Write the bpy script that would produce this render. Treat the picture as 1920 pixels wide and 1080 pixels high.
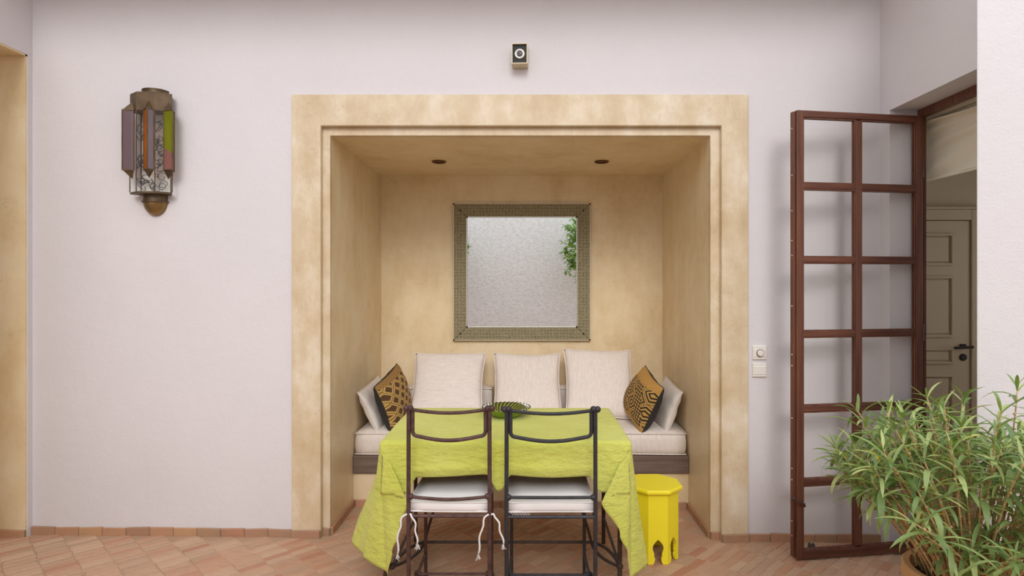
import bpy, bmesh, math, random
from mathutils import Vector, Matrix

for o in list(bpy.data.objects):
    bpy.data.objects.remove(o)
S = bpy.context.scene
COL = S.collection
PI = math.pi

# ---------------------------------------------------------------- camera
F = 1141.0            # focal length in pixels of the 1920 px frame
CAMY, CAMZ = -3.5, 1.47
cam = bpy.data.objects.new('camera', bpy.data.cameras.new('camera'))
COL.objects.link(cam)
cam.location = (0, CAMY, CAMZ)
cam.rotation_euler = (PI/2, 0, 0)
cam.data.sensor_width = 36
cam.data.lens = 36*F/1920
cam.data.shift_x = -27/1920
cam.data.shift_y = -10/1920
cam.data.clip_start = 0.05
S.camera = cam

# ---------------------------------------------------------------- light
world = bpy.data.worlds.new('sky'); S.world = world
world.use_nodes = True
bg = world.node_tree.nodes['Background']
bg.inputs['Color'].default_value = (0.95, 0.97, 1.0, 1)
bg.inputs['Strength'].default_value = 1.36
sun = bpy.data.objects.new('sun', bpy.data.lights.new('sun', 'SUN'))
COL.objects.link(sun)
sun.data.energy = 1.25
sun.data.angle = math.radians(24)
sun.data.color = (1.0, 0.97, 0.95)
sun.rotation_euler = Vector((0.03, -0.86, 0.5)).to_track_quat('Z', 'Y').to_euler()
sun.location = (1, -4, 6)
S.view_settings.view_transform = 'Standard'
S.view_settings.look = 'None'
S.view_settings.gamma = 1
S.view_settings.use_curve_mapping = False
S.view_settings.exposure = 0.0

# ---------------------------------------------------------------- helpers
def floor_z(x):
    return -0.0095*x

def lin(c):
    return tuple((v/255/12.92 if v/255 <= .04045 else ((v/255+.055)/1.055)**2.4) for v in c)

class MB:
    """collects geometry; build() links it as one mesh object"""
    def __init__(self): self.v = []; self.f = []; self.uv = None
    def add(self, vs, fs):
        n = len(self.v); self.v += [tuple(p) for p in vs]
        self.f += [tuple(i+n for i in f) for f in fs]; return self
    def box(self, x0, x1, y0, y1, z0, z1):
        return self.add([(x0,y0,z0),(x1,y0,z0),(x1,y1,z0),(x0,y1,z0),(x0,y0,z1),(x1,y0,z1),(x1,y1,z1),(x0,y1,z1)],
                        [(0,3,2,1),(4,5,6,7),(0,1,5,4),(1,2,6,5),(2,3,7,6),(3,0,4,7)])
    def prism(self, poly, z0, z1):
        """poly in xy, counter-clockwise, extruded along z"""
        n = len(poly)
        vs = [(x,y,z0) for x,y in poly]+[(x,y,z1) for x,y in poly]
        fs = [tuple(range(n-1,-1,-1)), tuple(range(n,2*n))]
        fs += [(i,(i+1)%n,n+(i+1)%n,n+i) for i in range(n)]
        return self.add(vs, fs)
    def slab(self, poly, M, t):
        """poly (a,b) in the plane given by matrix M, thickness t along M's z"""
        n = len(poly)
        vs = [M @ Vector((a,b,0)) for a,b in poly]+[M @ Vector((a,b,t)) for a,b in poly]
        fs = [tuple(range(n-1,-1,-1)), tuple(range(n,2*n))]
        fs += [(i,(i+1)%n,n+(i+1)%n,n+i) for i in range(n)]
        return self.add(vs, fs)
    def tube(self, pts, r, n=8, closed=False, r1=None):
        pts = [Vector(p) for p in pts]; m = len(pts)
        base = len(self.v); up = None
        for i, p in enumerate(pts):
            a = pts[(i-1) % m] if (closed or i > 0) else p
            b = pts[(i+1) % m] if (closed or i < m-1) else p
            t = (b-a).normalized() if (b-a).length > 1e-9 else Vector((0,0,1))
            if up is None:
                up = Vector((0,0,1)) if abs(t.z) < .9 else Vector((1,0,0))
            up = (up - t*up.dot(t)).normalized()
            w = t.cross(up)
            rr = r if r1 is None else r+(r1-r)*i/(m-1)
            for k in range(n):
                an = 2*PI*k/n
                self.v.append(tuple(p+up*(rr*math.cos(an))+w*(rr*math.sin(an))))
        segs = m if closed else m-1
        for i in range(segs):
            j = (i+1) % m
            for k in range(n):
                l = (k+1) % n
                self.f.append((base+i*n+k, base+i*n+l, base+j*n+l, base+j*n+k))
        if not closed:
            self.f.append(tuple(base+k for k in range(n-1,-1,-1)))
            self.f.append(tuple(base+(m-1)*n+k for k in range(n)))
        return self
    def lathe(self, prof, n=32, c=(0,0,0), a0=0, a1=2*PI):
        full = abs(a1-a0-2*PI) < 1e-6
        cols = n if full else n+1
        base = len(self.v)
        for r, z in prof:
            for k in range(cols):
                an = a0+(a1-a0)*k/n
                self.v.append((c[0]+r*math.cos(an), c[1]+r*math.sin(an), c[2]+z))
        for i in range(len(prof)-1):
            for k in range(n):
                l = (k+1) % cols
                self.f.append((base+i*cols+k, base+i*cols+l, base+(i+1)*cols+l, base+(i+1)*cols+k))
        return self
    def ball(self, c, r, n=12, sz=1.0):
        prof = [(max(1e-5, r*math.sin(PI*i/8)), -r*sz*math.cos(PI*i/8)) for i in range(9)]
        return self.lathe(prof, n, c)
    def grid(self, fn, nu, nv):
        base = len(self.v)
        for j in range(nv+1):
            for i in range(nu+1):
                self.v.append(tuple(fn(i/nu, j/nv)))
        for j in range(nv):
            for i in range(nu):
                a = base+j*(nu+1)+i
                self.f.append((a, a+1, a+nu+2, a+nu+1))
        return self
    def mesh(self, name, mat, smooth=False, fix=True):
        me = bpy.data.meshes.new(name)
        me.from_pydata(self.v, [], self.f)
        if fix:
            bm = bmesh.new(); bm.from_mesh(me)
            bmesh.ops.remove_doubles(bm, verts=bm.verts, dist=1e-6)
            bmesh.ops.recalc_face_normals(bm, faces=bm.faces)
            bm.to_mesh(me); bm.free()
        if mat: me.materials.append(mat)
        if smooth:
            me.polygons.foreach_set('use_smooth', [True]*len(me.polygons))
        me.update()
        return me
    def build(self, name, mat, parent=None, smooth=False, bevel=0, seg=2, fix=True, auto=None):
        me = self.mesh(name, mat, smooth, fix)
        o = bpy.data.objects.new(name, me); COL.objects.link(o)
        o.parent = parent
        if auto is not None and smooth:
            bm = bmesh.new(); bm.from_mesh(me)
            for e in bm.edges:
                if len(e.link_faces) == 2 and e.calc_face_angle(0) > auto: e.smooth = False
            bm.to_mesh(me); bm.free()
        if bevel:
            md = o.modifiers.new('bevel', 'BEVEL'); md.width = bevel; md.segments = seg
            md.limit_method = 'ANGLE'; md.angle_limit = math.radians(40)
        return o

def tag(o, label=None, cat=None, group=None, kind=None):
    if label: o['label'] = label
    if cat: o['category'] = cat
    if group: o['group'] = group
    if kind: o['kind'] = kind
    return o

def empty(name, loc=(0,0,0), rz=0):
    o = bpy.data.objects.new(name, None); COL.objects.link(o)
    o.location = loc; o.rotation_euler = (0,0,rz); o.empty_display_size = .1
    return o

def frame_matrix(c, e1, e2):
    e1 = Vector(e1).normalized(); e2 = Vector(e2); e2 = (e2-e1*e2.dot(e1)).normalized()
    e3 = e1.cross(e2)
    M = Matrix.Identity(4)
    for i in range(3):
        M[i][0] = e1[i]; M[i][1] = e2[i]; M[i][2] = e3[i]; M[i][3] = c[i]
    return M

def bez(p0, p1, p2, p3, n=10):
    p0, p1, p2, p3 = map(Vector, (p0,p1,p2,p3)); out = []
    for i in range(n+1):
        t = i/n; s = 1-t
        out.append(p0*s**3+p1*3*s*s*t+p2*3*s*t*t+p3*t**3)
    return out

# ---------------------------------------------------------------- materials
class NT:
    def __init__(self, name):
        self.m = bpy.data.materials.new(name); self.m.use_nodes = True
        self.t = self.m.node_tree; self.p = self.t.nodes['Principled BSDF']
        self.out = self.t.nodes['Material Output']
    def n(self, typ, **kw):
        nd = self.t.nodes.new(typ)
        for k, v in kw.items():
            if k in nd.inputs.keys() if hasattr(nd.inputs,'keys') else False: nd.inputs[k].default_value = v
            else: setattr(nd, k, v)
        return nd
    def l(self, a, b): self.t.links.new(a, b)
    def coord(self, kind='Object', scale=(1,1,1), rot=(0,0,0)):
        tc = self.n('ShaderNodeTexCoord'); mp = self.n('ShaderNodeMapping')
        mp.inputs['Scale'].default_value = scale; mp.inputs['Rotation'].default_value = rot
        self.l(tc.outputs[kind], mp.inputs['Vector']); return mp.outputs['Vector']
    def noise(self, vec, scale, detail=4, rough=.55):
        nd = self.n('ShaderNodeTexNoise'); nd.inputs['Scale'].default_value = scale
        nd.inputs['Detail'].default_value = detail; nd.inputs['Roughness'].default_value = rough
        if vec: self.l(vec, nd.inputs['Vector'])
        return nd.outputs['Fac']
    def ramp(self, fac, stops):
        nd = self.n('ShaderNodeValToRGB'); cr = nd.color_ramp
        while len(cr.elements) < len(stops): cr.elements.new(.5)
        for e, (p, c) in zip(cr.elements, stops):
            e.position = p; e.color = (*c[:3], 1)
        self.l(fac, nd.inputs['Fac']); return nd.outputs['Color']
    def math(self, op, a, b=None, c=None):
        nd = self.n('ShaderNodeMath'); nd.operation = op
        for i, x in enumerate((a,b,c)):
            if x is None: continue
            if isinstance(x, (int,float)): nd.inputs[i].default_value = x
            else: self.l(x, nd.inputs[i])
        return nd.outputs[0]
    def mix(self, fac, a, b, mode='MIX'):
        nd = self.n('ShaderNodeMix'); nd.data_type = 'RGBA'; nd.blend_type = mode
        for s, x in ((nd.inputs[0], fac), (nd.inputs[6], a), (nd.inputs[7], b)):
            if isinstance(x, (int,float)): s.default_value = x
            elif isinstance(x, tuple): s.default_value = (*x[:3], 1)
            else: self.l(x, s)
        return nd.outputs[2]
    def bump(self, h, strength=.3, dist=.01):
        nd = self.n('ShaderNodeBump'); nd.inputs['Strength'].default_value = strength
        nd.inputs['Distance'].default_value = dist
        self.l(h, nd.inputs['Height']); self.l(nd.outputs['Normal'], self.p.inputs['Normal'])
    def col(self, c):
        if isinstance(c, tuple): self.p.inputs['Base Color'].default_value = (*c[:3], 1)
        else: self.l(c, self.p.inputs['Base Color'])
    def set(self, **kw):
        for k, v in kw.items(): self.p.inputs[k.replace('_',' ')].default_value = v

M = {}
def simple(key, rgb, rough=.6, metal=0, bump=None, var=None, spec=None):
    t = NT(key); c = lin(rgb)
    if var:
        v = t.coord(); f = t.noise(v, var[0], 4)
        t.col(t.ramp(f, [(.3, tuple(x*(1-var[1]) for x in c)), (.7, tuple(min(1,x*(1+var[1])) for x in c))]))
    else: t.col(c)
    t.set(Roughness=rough, Metallic=metal)
    if spec is not None: t.p.inputs['Specular IOR Level'].default_value = spec
    if bump:
        t.bump(t.noise(t.coord(), bump[0], 4), bump[1], bump[2])
    M[key] = t.m; return t.m

def plaster(key, rgb, bs=.25):
    t = NT(key); v = t.coord(); c = lin(rgb)
    f = t.noise(v, 2.2, 5)
    t.col(t.ramp(f, [(.3, tuple(x*.965 for x in c)), (.7, c)]))
    h = t.math('ADD', t.noise(v, 14, 6, .6), t.math('MULTIPLY', t.noise(v, 90, 3), .45))
    t.bump(h, bs, .012); t.set(Roughness=.85)
    t.p.inputs['Specular IOR Level'].default_value = .25
    M[key] = t.m
plaster('white_plaster', (225,220,222), .3)
plaster('cream_plaster', (206,200,186), .2)

def tadelakt(key, a, b, c, rough=.42):
    t = NT(key); v = t.coord()
    f1 = t.noise(v, 2.6, 8, .68)
    f2 = t.noise(t.coord(scale=(1,1,.35)), 7, 6, .7)
    base = t.ramp(t.math('MULTIPLY_ADD', f1, .6, t.math('MULTIPLY', f2, .4)), [(.36, lin(a)), (.5, lin(b)), (.64, lin(c))])
    vor = t.n('ShaderNodeTexVoronoi'); vor.feature = 'DISTANCE_TO_EDGE'; vor.inputs['Scale'].default_value = 1.6
    wv = t.n('ShaderNodeVectorMath'); wv.operation = 'ADD'
    nz = t.n('ShaderNodeTexNoise'); nz.inputs['Scale'].default_value = 3; nz.inputs['Detail'].default_value = 5
    t.l(v, nz.inputs['Vector']); t.l(v, wv.inputs[0]); t.l(nz.outputs['Color'], wv.inputs[1]); t.l(wv.outputs[0], vor.inputs['Vector'])
    crack = t.ramp(vor.outputs['Distance'], [(0, (.78,.74,.68)), (.006, (1,1,1))])
    t.col(t.mix(.55, base, crack, 'MULTIPLY'))
    t.bump(t.math('ADD', f1, t.math('MULTIPLY', f2, .5)), .12, .02)
    t.set(Roughness=rough); M[key] = t.m
tadelakt('tadelakt', (198,172,132), (216,195,163), (234,221,201))
tadelakt('tadelakt_lightened', (222,196,152), (234,212,173), (242,224,192))  # same plaster as the surround, colour lightened to make up for niche shade

def terracotta(key, stops, grain=1.0):
    t = NT(key); v = t.coord()
    oi = t.n('ShaderNodeObjectInfo'); ge = t.n('ShaderNodeNewGeometry')
    r = t.math('FRACT', t.math('ADD', oi.outputs['Random'], ge.outputs['Random Per Island']))
    base = t.ramp(r, stops)
    gv = t.coord(scale=(1,1,1))
    st = t.n('ShaderNodeMapping'); st.inputs['Rotation'].default_value = (0,0,-PI/4); st.inputs['Scale'].default_value = (6,45,20)
    ps = t.n('ShaderNodeNewGeometry'); t.l(ps.outputs['Position'], st.inputs['Vector'])
    f = t.noise(st.outputs['Vector'], 1.6, 5, .65)
    f2 = t.noise(ps.outputs['Position'], 3.0, 5)
    c = t.mix(.5, base, t.ramp(f, [(.28, (.62,.54,.5)), (.5, (1,1,1)), (.75, (1.0,.95,.9))]), 'MULTIPLY')
    c = t.mix(.28, c, t.ramp(f2, [(.3, lin((176,158,136))), (.7, lin((205,160,132)))]), 'MIX')
    t.col(c); t.bump(t.math('ADD', f, t.noise(ps.outputs['Position'], 60, 3)), .25, .004)
    t.set(Roughness=.6); M[key] = t.m
terracotta('floor_tile', [(0, lin((196,140,108))), (.3, lin((206,165,134))), (.55, lin((190,152,124))), (.8, lin((214,178,148))), (.93, lin((182,116,84))), (1, lin((203,158,128)))])
terracotta('base_tile', [(0, lin((176,116,88))), (.3, lin((192,146,102))), (.6, lin((160,120,92))), (1, lin((198,142,110)))])
simple('mortar', (186,154,128), .9, bump=(40,.3,.005))
simple('grey_mortar', (150,128,104), .9)

def wood(key, a, b, rough=.55, axis=2):
    t = NT(key); sc = [28,28,28]; sc[axis] = 1.6
    v = t.coord(scale=tuple(sc)); f = t.noise(v, 1.4, 6, .6)
    t.col(t.ramp(f, [(.3, lin(a)), (.68, lin(b))])); t.bump(f, .25, .003); t.set(Roughness=rough)
    M[key] = t.m
wood('door_wood', (84,48,36), (124,78,58), .5)
wood('door_wood_rail', (80,46,34), (120,74,56), .5, 0)
wood('fascia_wood', (96,78,70), (132,112,98), .8, 0)
simple('room_paint', (206,190,162), .6)
simple('rust_iron', (92,66,62), .55, .35, bump=(120,.3,.002), var=(30,.35))
simple('charcoal_iron', (62,60,64), .5, .4, bump=(120,.3,.002), var=(30,.2))
simple('table_iron', (78,64,58), .55, .35, var=(20,.35))
simple('yellow_paint', (255,237,46), .4, bump=(6,.1,.01))
simple('aged_brass', (108,90,70), .5, .75, bump=(50,.2,.003), var=(12,.35))
simple('brass_dome', (136,110,70), .4, .8, bump=(30,.25,.004), var=(14,.35))
simple('bronze', (112,74,42), .5, .6)
simple('bronze_dark', (96,66,40), .55, .4)
simple('beige_metal', (206,192,164), .5, .2)
simple('black_matte', (26,25,25), .6)
simple('steel', (205,203,198), .3, .6)
simple('lamp_lens', (96,86,90), .2, .2)
simple('wire', (82,82,86), .5, .5)
simple('switch_white', (236,230,222), .4)
simple('switch_ring', (130,120,112), .5)
simple('black_cloth', (52,47,46), .9, bump=(200,.2,.002))
simple('white_cord', (240,236,232), .9)
simple('terracotta_pot', (206,160,112), .7, bump=(30,.15,.004), var=(6,.12))
simple('soil', (74,56,42), .95, bump=(60,.6,.02))
simple('stem', (196,164,116), .8, var=(60,.35), bump=(90,.5,.003))
simple('twig_green', (128,140,72), .7)
simple('dark_handle', (58,52,48), .45, .5)
simple('rubber', (70,66,64), .8)
simple('tree_stem', (172,196,70), .6)
simple('mirror_edge', (222,220,210), .3, .4)
simple('stud', (66,38,30), .4, .6)
simple('glass_frame_dark', (98,84,68), .5, .6)

def linen(key, rgb, vertical=True, s=1.0):
    t = NT(key); c = lin(rgb)
    sc = (150,12,12) if vertical else (12,150,12)
    f = t.noise(t.coord(scale=sc), 1.0, 3, .6)
    g = t.noise(t.coord(scale=(40,40,220)), 1.0, 2)
    t.col(t.ramp(t.math('MULTIPLY_ADD', f, .7, t.math('MULTIPLY', g, .3)), [(.32, tuple(x*.84 for x in c)), (.62, c)]))
    h = t.math('ADD', t.math('MULTIPLY', f, .4), t.math('MULTIPLY', t.noise(t.coord(), 9, 4), 1.2))
    t.bump(h, .35*s, .008); t.set(Roughness=.9)
    t.p.inputs['Sheen Weight'].default_value = .1
    M[key] = t.m
linen('linen_v', (238,226,217), True)
linen('linen_h', (238,227,219), False)
simple('white_cotton', (246,241,239), .9, bump=(14,.3,.008), var=(5,.03))

def lime_cloth():
    t = NT('lime_cloth'); v = t.coord()
    f = t.noise(v, 3.2, 3)
    t.col(t.ramp(f, [(.3, lin((206,208,88))), (.7, lin((218,219,110)))]))
    w = t.noise(t.coord(scale=(7,7,16)), 2.4, 6, .62)
    w2 = t.noise(v, 26, 5, .6)
    wv = t.noise(t.coord(scale=(200,200,200)), 1.0, 2)
    t.bump(t.math('ADD', t.math('ADD', t.math('MULTIPLY', w, 1.1), t.math('MULTIPLY', w2, .5)), t.math('MULTIPLY', wv, .15)), .9, .014)
    t.set(Roughness=.85); t.p.inputs['Sheen Weight'].default_value = .15
    M['lime_cloth'] = t.m
lime_cloth()

def glass(key, tint, rough=.02, gloss=.10, dens=.0):
    t = NT(key); nt = t.t
    tr = t.n('ShaderNodeBsdfTransparent'); tr.inputs['Color'].default_value = (*tint, 1)
    gl = t.n('ShaderNodeBsdfGlossy'); gl.inputs['Roughness'].default_value = rough
    df = t.n('ShaderNodeBsdfDiffuse'); df.inputs['Color'].default_value = (*tint, 1)
    m1 = t.n('ShaderNodeMixShader'); m2 = t.n('ShaderNodeMixShader')
    m1.inputs[0].default_value = dens
    t.l(tr.outputs[0], m1.inputs[1]); t.l(df.outputs[0], m1.inputs[2])
    m2.inputs[0].default_value = gloss
    t.l(m1.outputs[0], m2.inputs[1]); t.l(gl.outputs[0], m2.inputs[2])
    t.l(m2.outputs[0], t.out.inputs['Surface']); M[key] = t.m
glass('pane_glass', (.998,1.0,.998), .03, .012, .002)
glass('clear_glass', (.99,.995,.99), .03, .03, .0)
glass('mauve_glass', lin((124,100,108)), .1, .06, .62)
glass('amber_glass', lin((204,110,40)), .1, .06, .5)
glass('green_glass', lin((136,142,34)), .1, .06, .62)
glass('rose_glass', lin((160,110,104)), .1, .06, .62)

def mirror_mat():
    t = NT('mirror_glass'); t.col((.93,.94,.945)); t.set(Metallic=1.0, Roughness=.012); M['mirror_glass'] = t.m
mirror_mat()

def embossed():
    t = NT('embossed_metal'); v = t.coord()
    vo = t.n('ShaderNodeTexVoronoi'); vo.inputs['Scale'].default_value = 150; t.l(v, vo.inputs['Vector'])
    ck = t.n('ShaderNodeTexVoronoi'); ck.inputs['Scale'].default_value = 40; ck.inputs['Randomness'].default_value = .15; t.l(v, ck.inputs['Vector'])
    f = t.math('MULTIPLY_ADD', vo.outputs['Distance'], .55, t.math('MULTIPLY', ck.outputs['Distance'], .5))
    t.col(t.ramp(f, [(.18, lin((84,78,60))), (.42, lin((124,115,90))), (.68, lin((160,150,118)))]))
    t.bump(f, .6, .004); t.set(Metallic=.3, Roughness=.55); M['embossed_metal'] = t.m
embossed()

def stone_wall():
    t = NT('stone_wall'); v = t.coord(scale=(1,1,1.6))
    vo = t.n('ShaderNodeTexVoronoi'); vo.inputs['Scale'].default_value = 17; t.l(v, vo.inputs['Vector'])
    f = t.noise(v, 14, 8, .7)
    g = t.math('MULTIPLY_ADD', f, .75, t.math('MULTIPLY', vo.outputs['Distance'], .3))
    t.col(t.ramp(g, [(.3, lin((214,213,214))), (.5, lin((238,238,238))), (.7, lin((247,247,247)))]))
    t.bump(g, .4, .03); t.set(Roughness=.9); M['stone_wall'] = t.m
stone_wall()

def leaf_mat(key, a, b, c):
    t = NT(key)
    oi = t.n('ShaderNodeObjectInfo'); ge = t.n('ShaderNodeNewGeometry')
    r = t.math('FRACT', t.math('ADD', oi.outputs['Random'], ge.outputs['Random Per Island']))
    t.col(t.ramp(r, [(0, lin(a)), (.5, lin(b)), (.985, lin(c)), (1, lin((214,190,60)))]))
    t.set(Roughness=.42); t.p.inputs['Subsurface Weight'].default_value = 0
    tl = t.n('ShaderNodeBsdfTranslucent'); tl.inputs['Color'].default_value = (*lin((150,190,60)), 1)
    mx = t.n('ShaderNodeMixShader'); mx.inputs[0].default_value = .22
    t.l(t.p.outputs[0], mx.inputs[1]); t.l(tl.outputs[0], mx.inputs[2]); t.l(mx.outputs[0], t.out.inputs['Surface'])
    M[key] = t.m
leaf_mat('leaf', (104,134,82), (148,170,106), (200,210,140))
leaf_mat('tree_leaf', (76,126,46), (128,176,60), (170,206,84))

def kuba(key, style):
    """woven cloth print: gold zigzags and diamonds on brown or black (uses the UV of the pillow face)"""
    t = NT(key); tc = t.n('ShaderNodeTexCoord'); sp = t.n('ShaderNodeSeparateXYZ'); t.l(tc.outputs['UV'], sp.inputs[0])
    u, v = sp.outputs[0], sp.outputs[1]
    n = 4.6 if style == 0 else 2.6
    a = t.math('FRACT', t.math('MULTIPLY', t.math('ADD', u, v), n))
    b = t.math('FRACT', t.math('MULTIPLY', t.math('SUBTRACT', u, v), n if style else n*.8))
    da = t.math('ABSOLUTE', t.math('SUBTRACT', a, .5)); db = t.math('ABSOLUTE', t.math('SUBTRACT', b, .5))
    mx = t.math('MAXIMUM', da, db)
    if style == 0:
        ring = t.math('LESS_THAN', t.math('ABSOLUTE', t.math('SUBTRACT', mx, .39)), .06)
        dark = lin((92,64,38)); gold = lin((206,170,96)); fieldc = lin((140,106,60))
        core = t.math('LESS_THAN', mx, .3)
        c = t.mix(core, fieldc, dark); c = t.mix(ring, c, gold)
        top = t.math('GREATER_THAN', v, .91); c = t.mix(top, c, lin((156,118,66)))
    else:
        r2 = t.math('FRACT', t.math('MULTIPLY', mx, 5.2)); ring = t.math('GREATER_THAN', r2, .52)
        ca = t.math('GREATER_THAN', t.math('FRACT', t.math('MULTIPLY', t.math('ADD', u, v), 8.5)), .5)
        cb = t.math('GREATER_THAN', t.math('FRACT', t.math('MULTIPLY', t.math('SUBTRACT', u, v), 8.5)), .5)
        chk = t.math('ABSOLUTE', t.math('SUBTRACT', ca, cb))
        zone = t.math('GREATER_THAN', t.math('FRACT', t.math('MULTIPLY', t.math('ADD', u, t.math('MULTIPLY', v, .4)), 1.9)), .6)
        pat = t.mix(zone, ring, chk)
        top = t.math('GREATER_THAN', v, .84); bot = t.math('LESS_THAN', v, .12)
        gold = lin((194,152,80)); dark = lin((44,38,32))
        c = t.mix(pat, gold, dark); c = t.mix(t.math('MAXIMUM', top, bot), c, lin((192,146,74)))
    f = t.noise(t.coord(), 120, 3)
    t.col(t.mix(.35, c, t.ramp(f, [(.3,(.6,.55,.5)),(.7,(1,1,1))]), 'MULTIPLY'))
    t.bump(f, .4, .004); t.set(Roughness=.95); M[key] = t.m
kuba('kuba_diamond', 0); kuba('kuba_black', 1)

def bowl_mat():
    t = NT('striped_glaze'); tc = t.n('ShaderNodeTexCoord'); sp = t.n('ShaderNodeSeparateXYZ'); t.l(tc.outputs['Object'], sp.inputs[0])
    an = t.math('ARCTAN2', sp.outputs[1], sp.outputs[0])
    rr = t.math('SQRT', t.math('ADD', t.math('POWER', sp.outputs[0], 2), t.math('POWER', sp.outputs[1], 2)))
    st = t.math('FRACT', t.math('MULTIPLY', t.math('MULTIPLY_ADD', rr, 6, an), 34/(2*PI)))
    t.col(t.ramp(st, [(0, lin((46,54,28))), (.42, lin((52,58,32))), (.52, lin((128,134,56))), (.75, lin((158,146,66))), (.9, lin((104,118,54)))]))
    t.set(Roughness=.28); t.p.inputs['Coat Weight'].default_value = .15; M['striped_glaze'] = t.m
    simple('green_glaze', (112,142,36), .15)
bowl_mat()

# ================================================================ SETTING
XL, XR = -2.84, 2.034           # courtyard side walls
NXL, NXR = -1.135, 1.064        # niche sides
NZ, NB = 2.32, 1.26             # niche ceiling height, niche depth
ROOF = 3.3

# ---- floor: mortar bed and diagonal rows of small bricks
rnd = random.Random(4)
mb = MB()
fx0, fx1, fy0, fy1 = -4.6, 2.034, -6.2, 0.0
def fbox(mb, x0, x1, y0, y1, t=-.0035):
    mb.add([(x0,y0,floor_z(x0)-.15),(x1,y0,floor_z(x1)-.15),(x1,y1,floor_z(x1)-.15),(x0,y1,floor_z(x0)-.15),
            (x0,y0,floor_z(x0)+t),(x1,y0,floor_z(x1)+t),(x1,y1,floor_z(x1)+t),(x0,y1,floor_z(x0)+t)],
           [(0,3,2,1),(4,5,6,7),(0,1,5,4),(1,2,6,5),(2,3,7,6),(3,0,4,7)])
fbox(mb, -4.7, 5.2, -6.2, 1.3)
floor = tag(mb.build('floor', M['mortar'], fix=False), 'floor of small terracotta bricks laid in diagonal rows', kind='structure')
TL, TW, JT = .140, .0475, .003
def tile_mesh(L, W, H, name, mat, c=.003):
    m = MB()
    x, y = L/2, W/2
    m.add([(-x,-y,-.012),(x,-y,-.012),(x,y,-.012),(-x,y,-.012),
           (-x,-y,-c),(x,-y,-c),(x,y,-c),(-x,y,-c),
           (-x+c,-y+c,0),(x-c,-y+c,0),(x-c,y-c,0),(-x+c,y-c,0)],
          [(0,1,5,4),(1,2,6,5),(2,3,7,6),(3,0,4,7),(4,5,9,8),(5,6,10,9),(6,7,11,10),(7,4,8,11),(8,9,10,11)])
    return m.mesh(name, mat, fix=False)
tmesh = tile_mesh(TL-JT, TW-JT, .02, 'tile', M['floor_tile'])
Rt = Matrix.Rotation(PI/4, 3, 'Z')
tiles = []
def inside(x, y):
    if y <= -.03: return -4.6 < x < (1.97 if y > -.85 else 5.0 if y < -1.1 else 1.8) and y > -5.95
    return NXL+.05 < x < NXR-.05 and y < .43
nu = int(9/TL)
for iu in range(-nu, nu):
    off = rnd.uniform(-.5, .5)*TW
    for iv in range(-int(9/TW), int(9/TW)):
        u = iu*TL; v = iv*TW+off
        x = (u+v)/math.sqrt(2); y = (u-v)/math.sqrt(2)
        if inside(x, y): tiles.append((x, y))
def screen(x, y, z=0):
    d = y-CAMY
    return (987+x*F/d, 530+(CAMZ-z)*F/d) if d > .1 else (-999, 9999)
vis = []; rest = []
for (x, y) in tiles:
    sx, sy = screen(x, y)
    (vis if (-20 < sx < 1700 and sy < 1090) else rest).append((x, y))
vis.sort(key=lambda p: p[1])
rest += vis[300:]; vis = vis[:300]
def tile_matrix(x, y):
    h = rnd.uniform(-.0012, .0012)
    j = rnd.uniform(-.0035,.0035); x += j; y += j
    return Matrix.Translation((x, y, floor_z(x)+h)) @ Matrix.Rotation(math.atan(.0095)+rnd.uniform(-.006,.006), 4, 'Y') @ Matrix.Rotation(PI/4+rnd.uniform(-.012,.012), 4, 'Z')
for (x, y) in vis:
    o = bpy.data.objects.new('tile', tmesh); COL.objects.link(o); o.parent = floor
    o.matrix_local = tile_matrix(x, y)
mb = MB()
tv = [v.co.copy() for v in tmesh.vertices]; tf = [tuple(p.vertices) for p in tmesh.polygons]
for (x, y) in rest:
    Mx = tile_matrix(x, y); mb.add([Mx @ v for v in tv], tf)
tag(mb.build('tile_field', M['floor_tile'], floor, fix=False), 'further terracotta floor bricks in diagonal rows', kind='stuff')

# ---- back wall with the niche hole
mb = MB()
T = .04
mb.box(XL-.3, -1.292, 0, .3, -.15, ROOF).box(1.217, XR, 0, .3, -.15, ROOF)
mb.box(-1.292, 1.217, 0, .3, 2.475, ROOF)
tag(mb.build('wall_back', M['white_plaster'], fix=False), 'white plastered courtyard wall around the dining niche', kind='structure')
# niche shell
tag(MB().box(NXL-.155, NXL, .06, NB+.15, -.15, NZ).build('wall_niche_left', M['tadelakt_lightened']), 'tan polished plaster side wall of niche near the lantern side', kind='structure')
tag(MB().box(NXR, NXR+.151, .06, NB+.15, -.15, NZ).build('wall_niche_right', M['tadelakt_lightened']), 'tan polished plaster side wall of niche near the glazed door side', kind='structure')
tag(MB().box(NXL, NXR, NB, NB+.15, -.15, NZ).build('wall_niche_back', M['tadelakt_lightened']), 'tan polished plaster back wall of the niche', kind='structure')
# niche ceiling, falling slightly to the back
mb = MB(); za, zb = NZ, NZ-.018
mb.add([(NXL-.155,.06,za),(NXR+.151,.06,za),(NXR+.151,NB+.15,zb),(NXL-.155,NB+.15,zb),(NXL-.155,.06,za+.15),(NXR+.151,.06,za+.15),(NXR+.151,NB+.15,za+.15),(NXL-.155,NB+.15,za+.15)],
       [(0,3,2,1),(4,5,6,7),(0,1,5,4),(1,2,6,5),(2,3,7,6),(3,0,4,7)])
tag(mb.build('ceiling_niche', M['tadelakt_lightened']), 'tan polished plaster ceiling of the niche', kind='structure')
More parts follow.
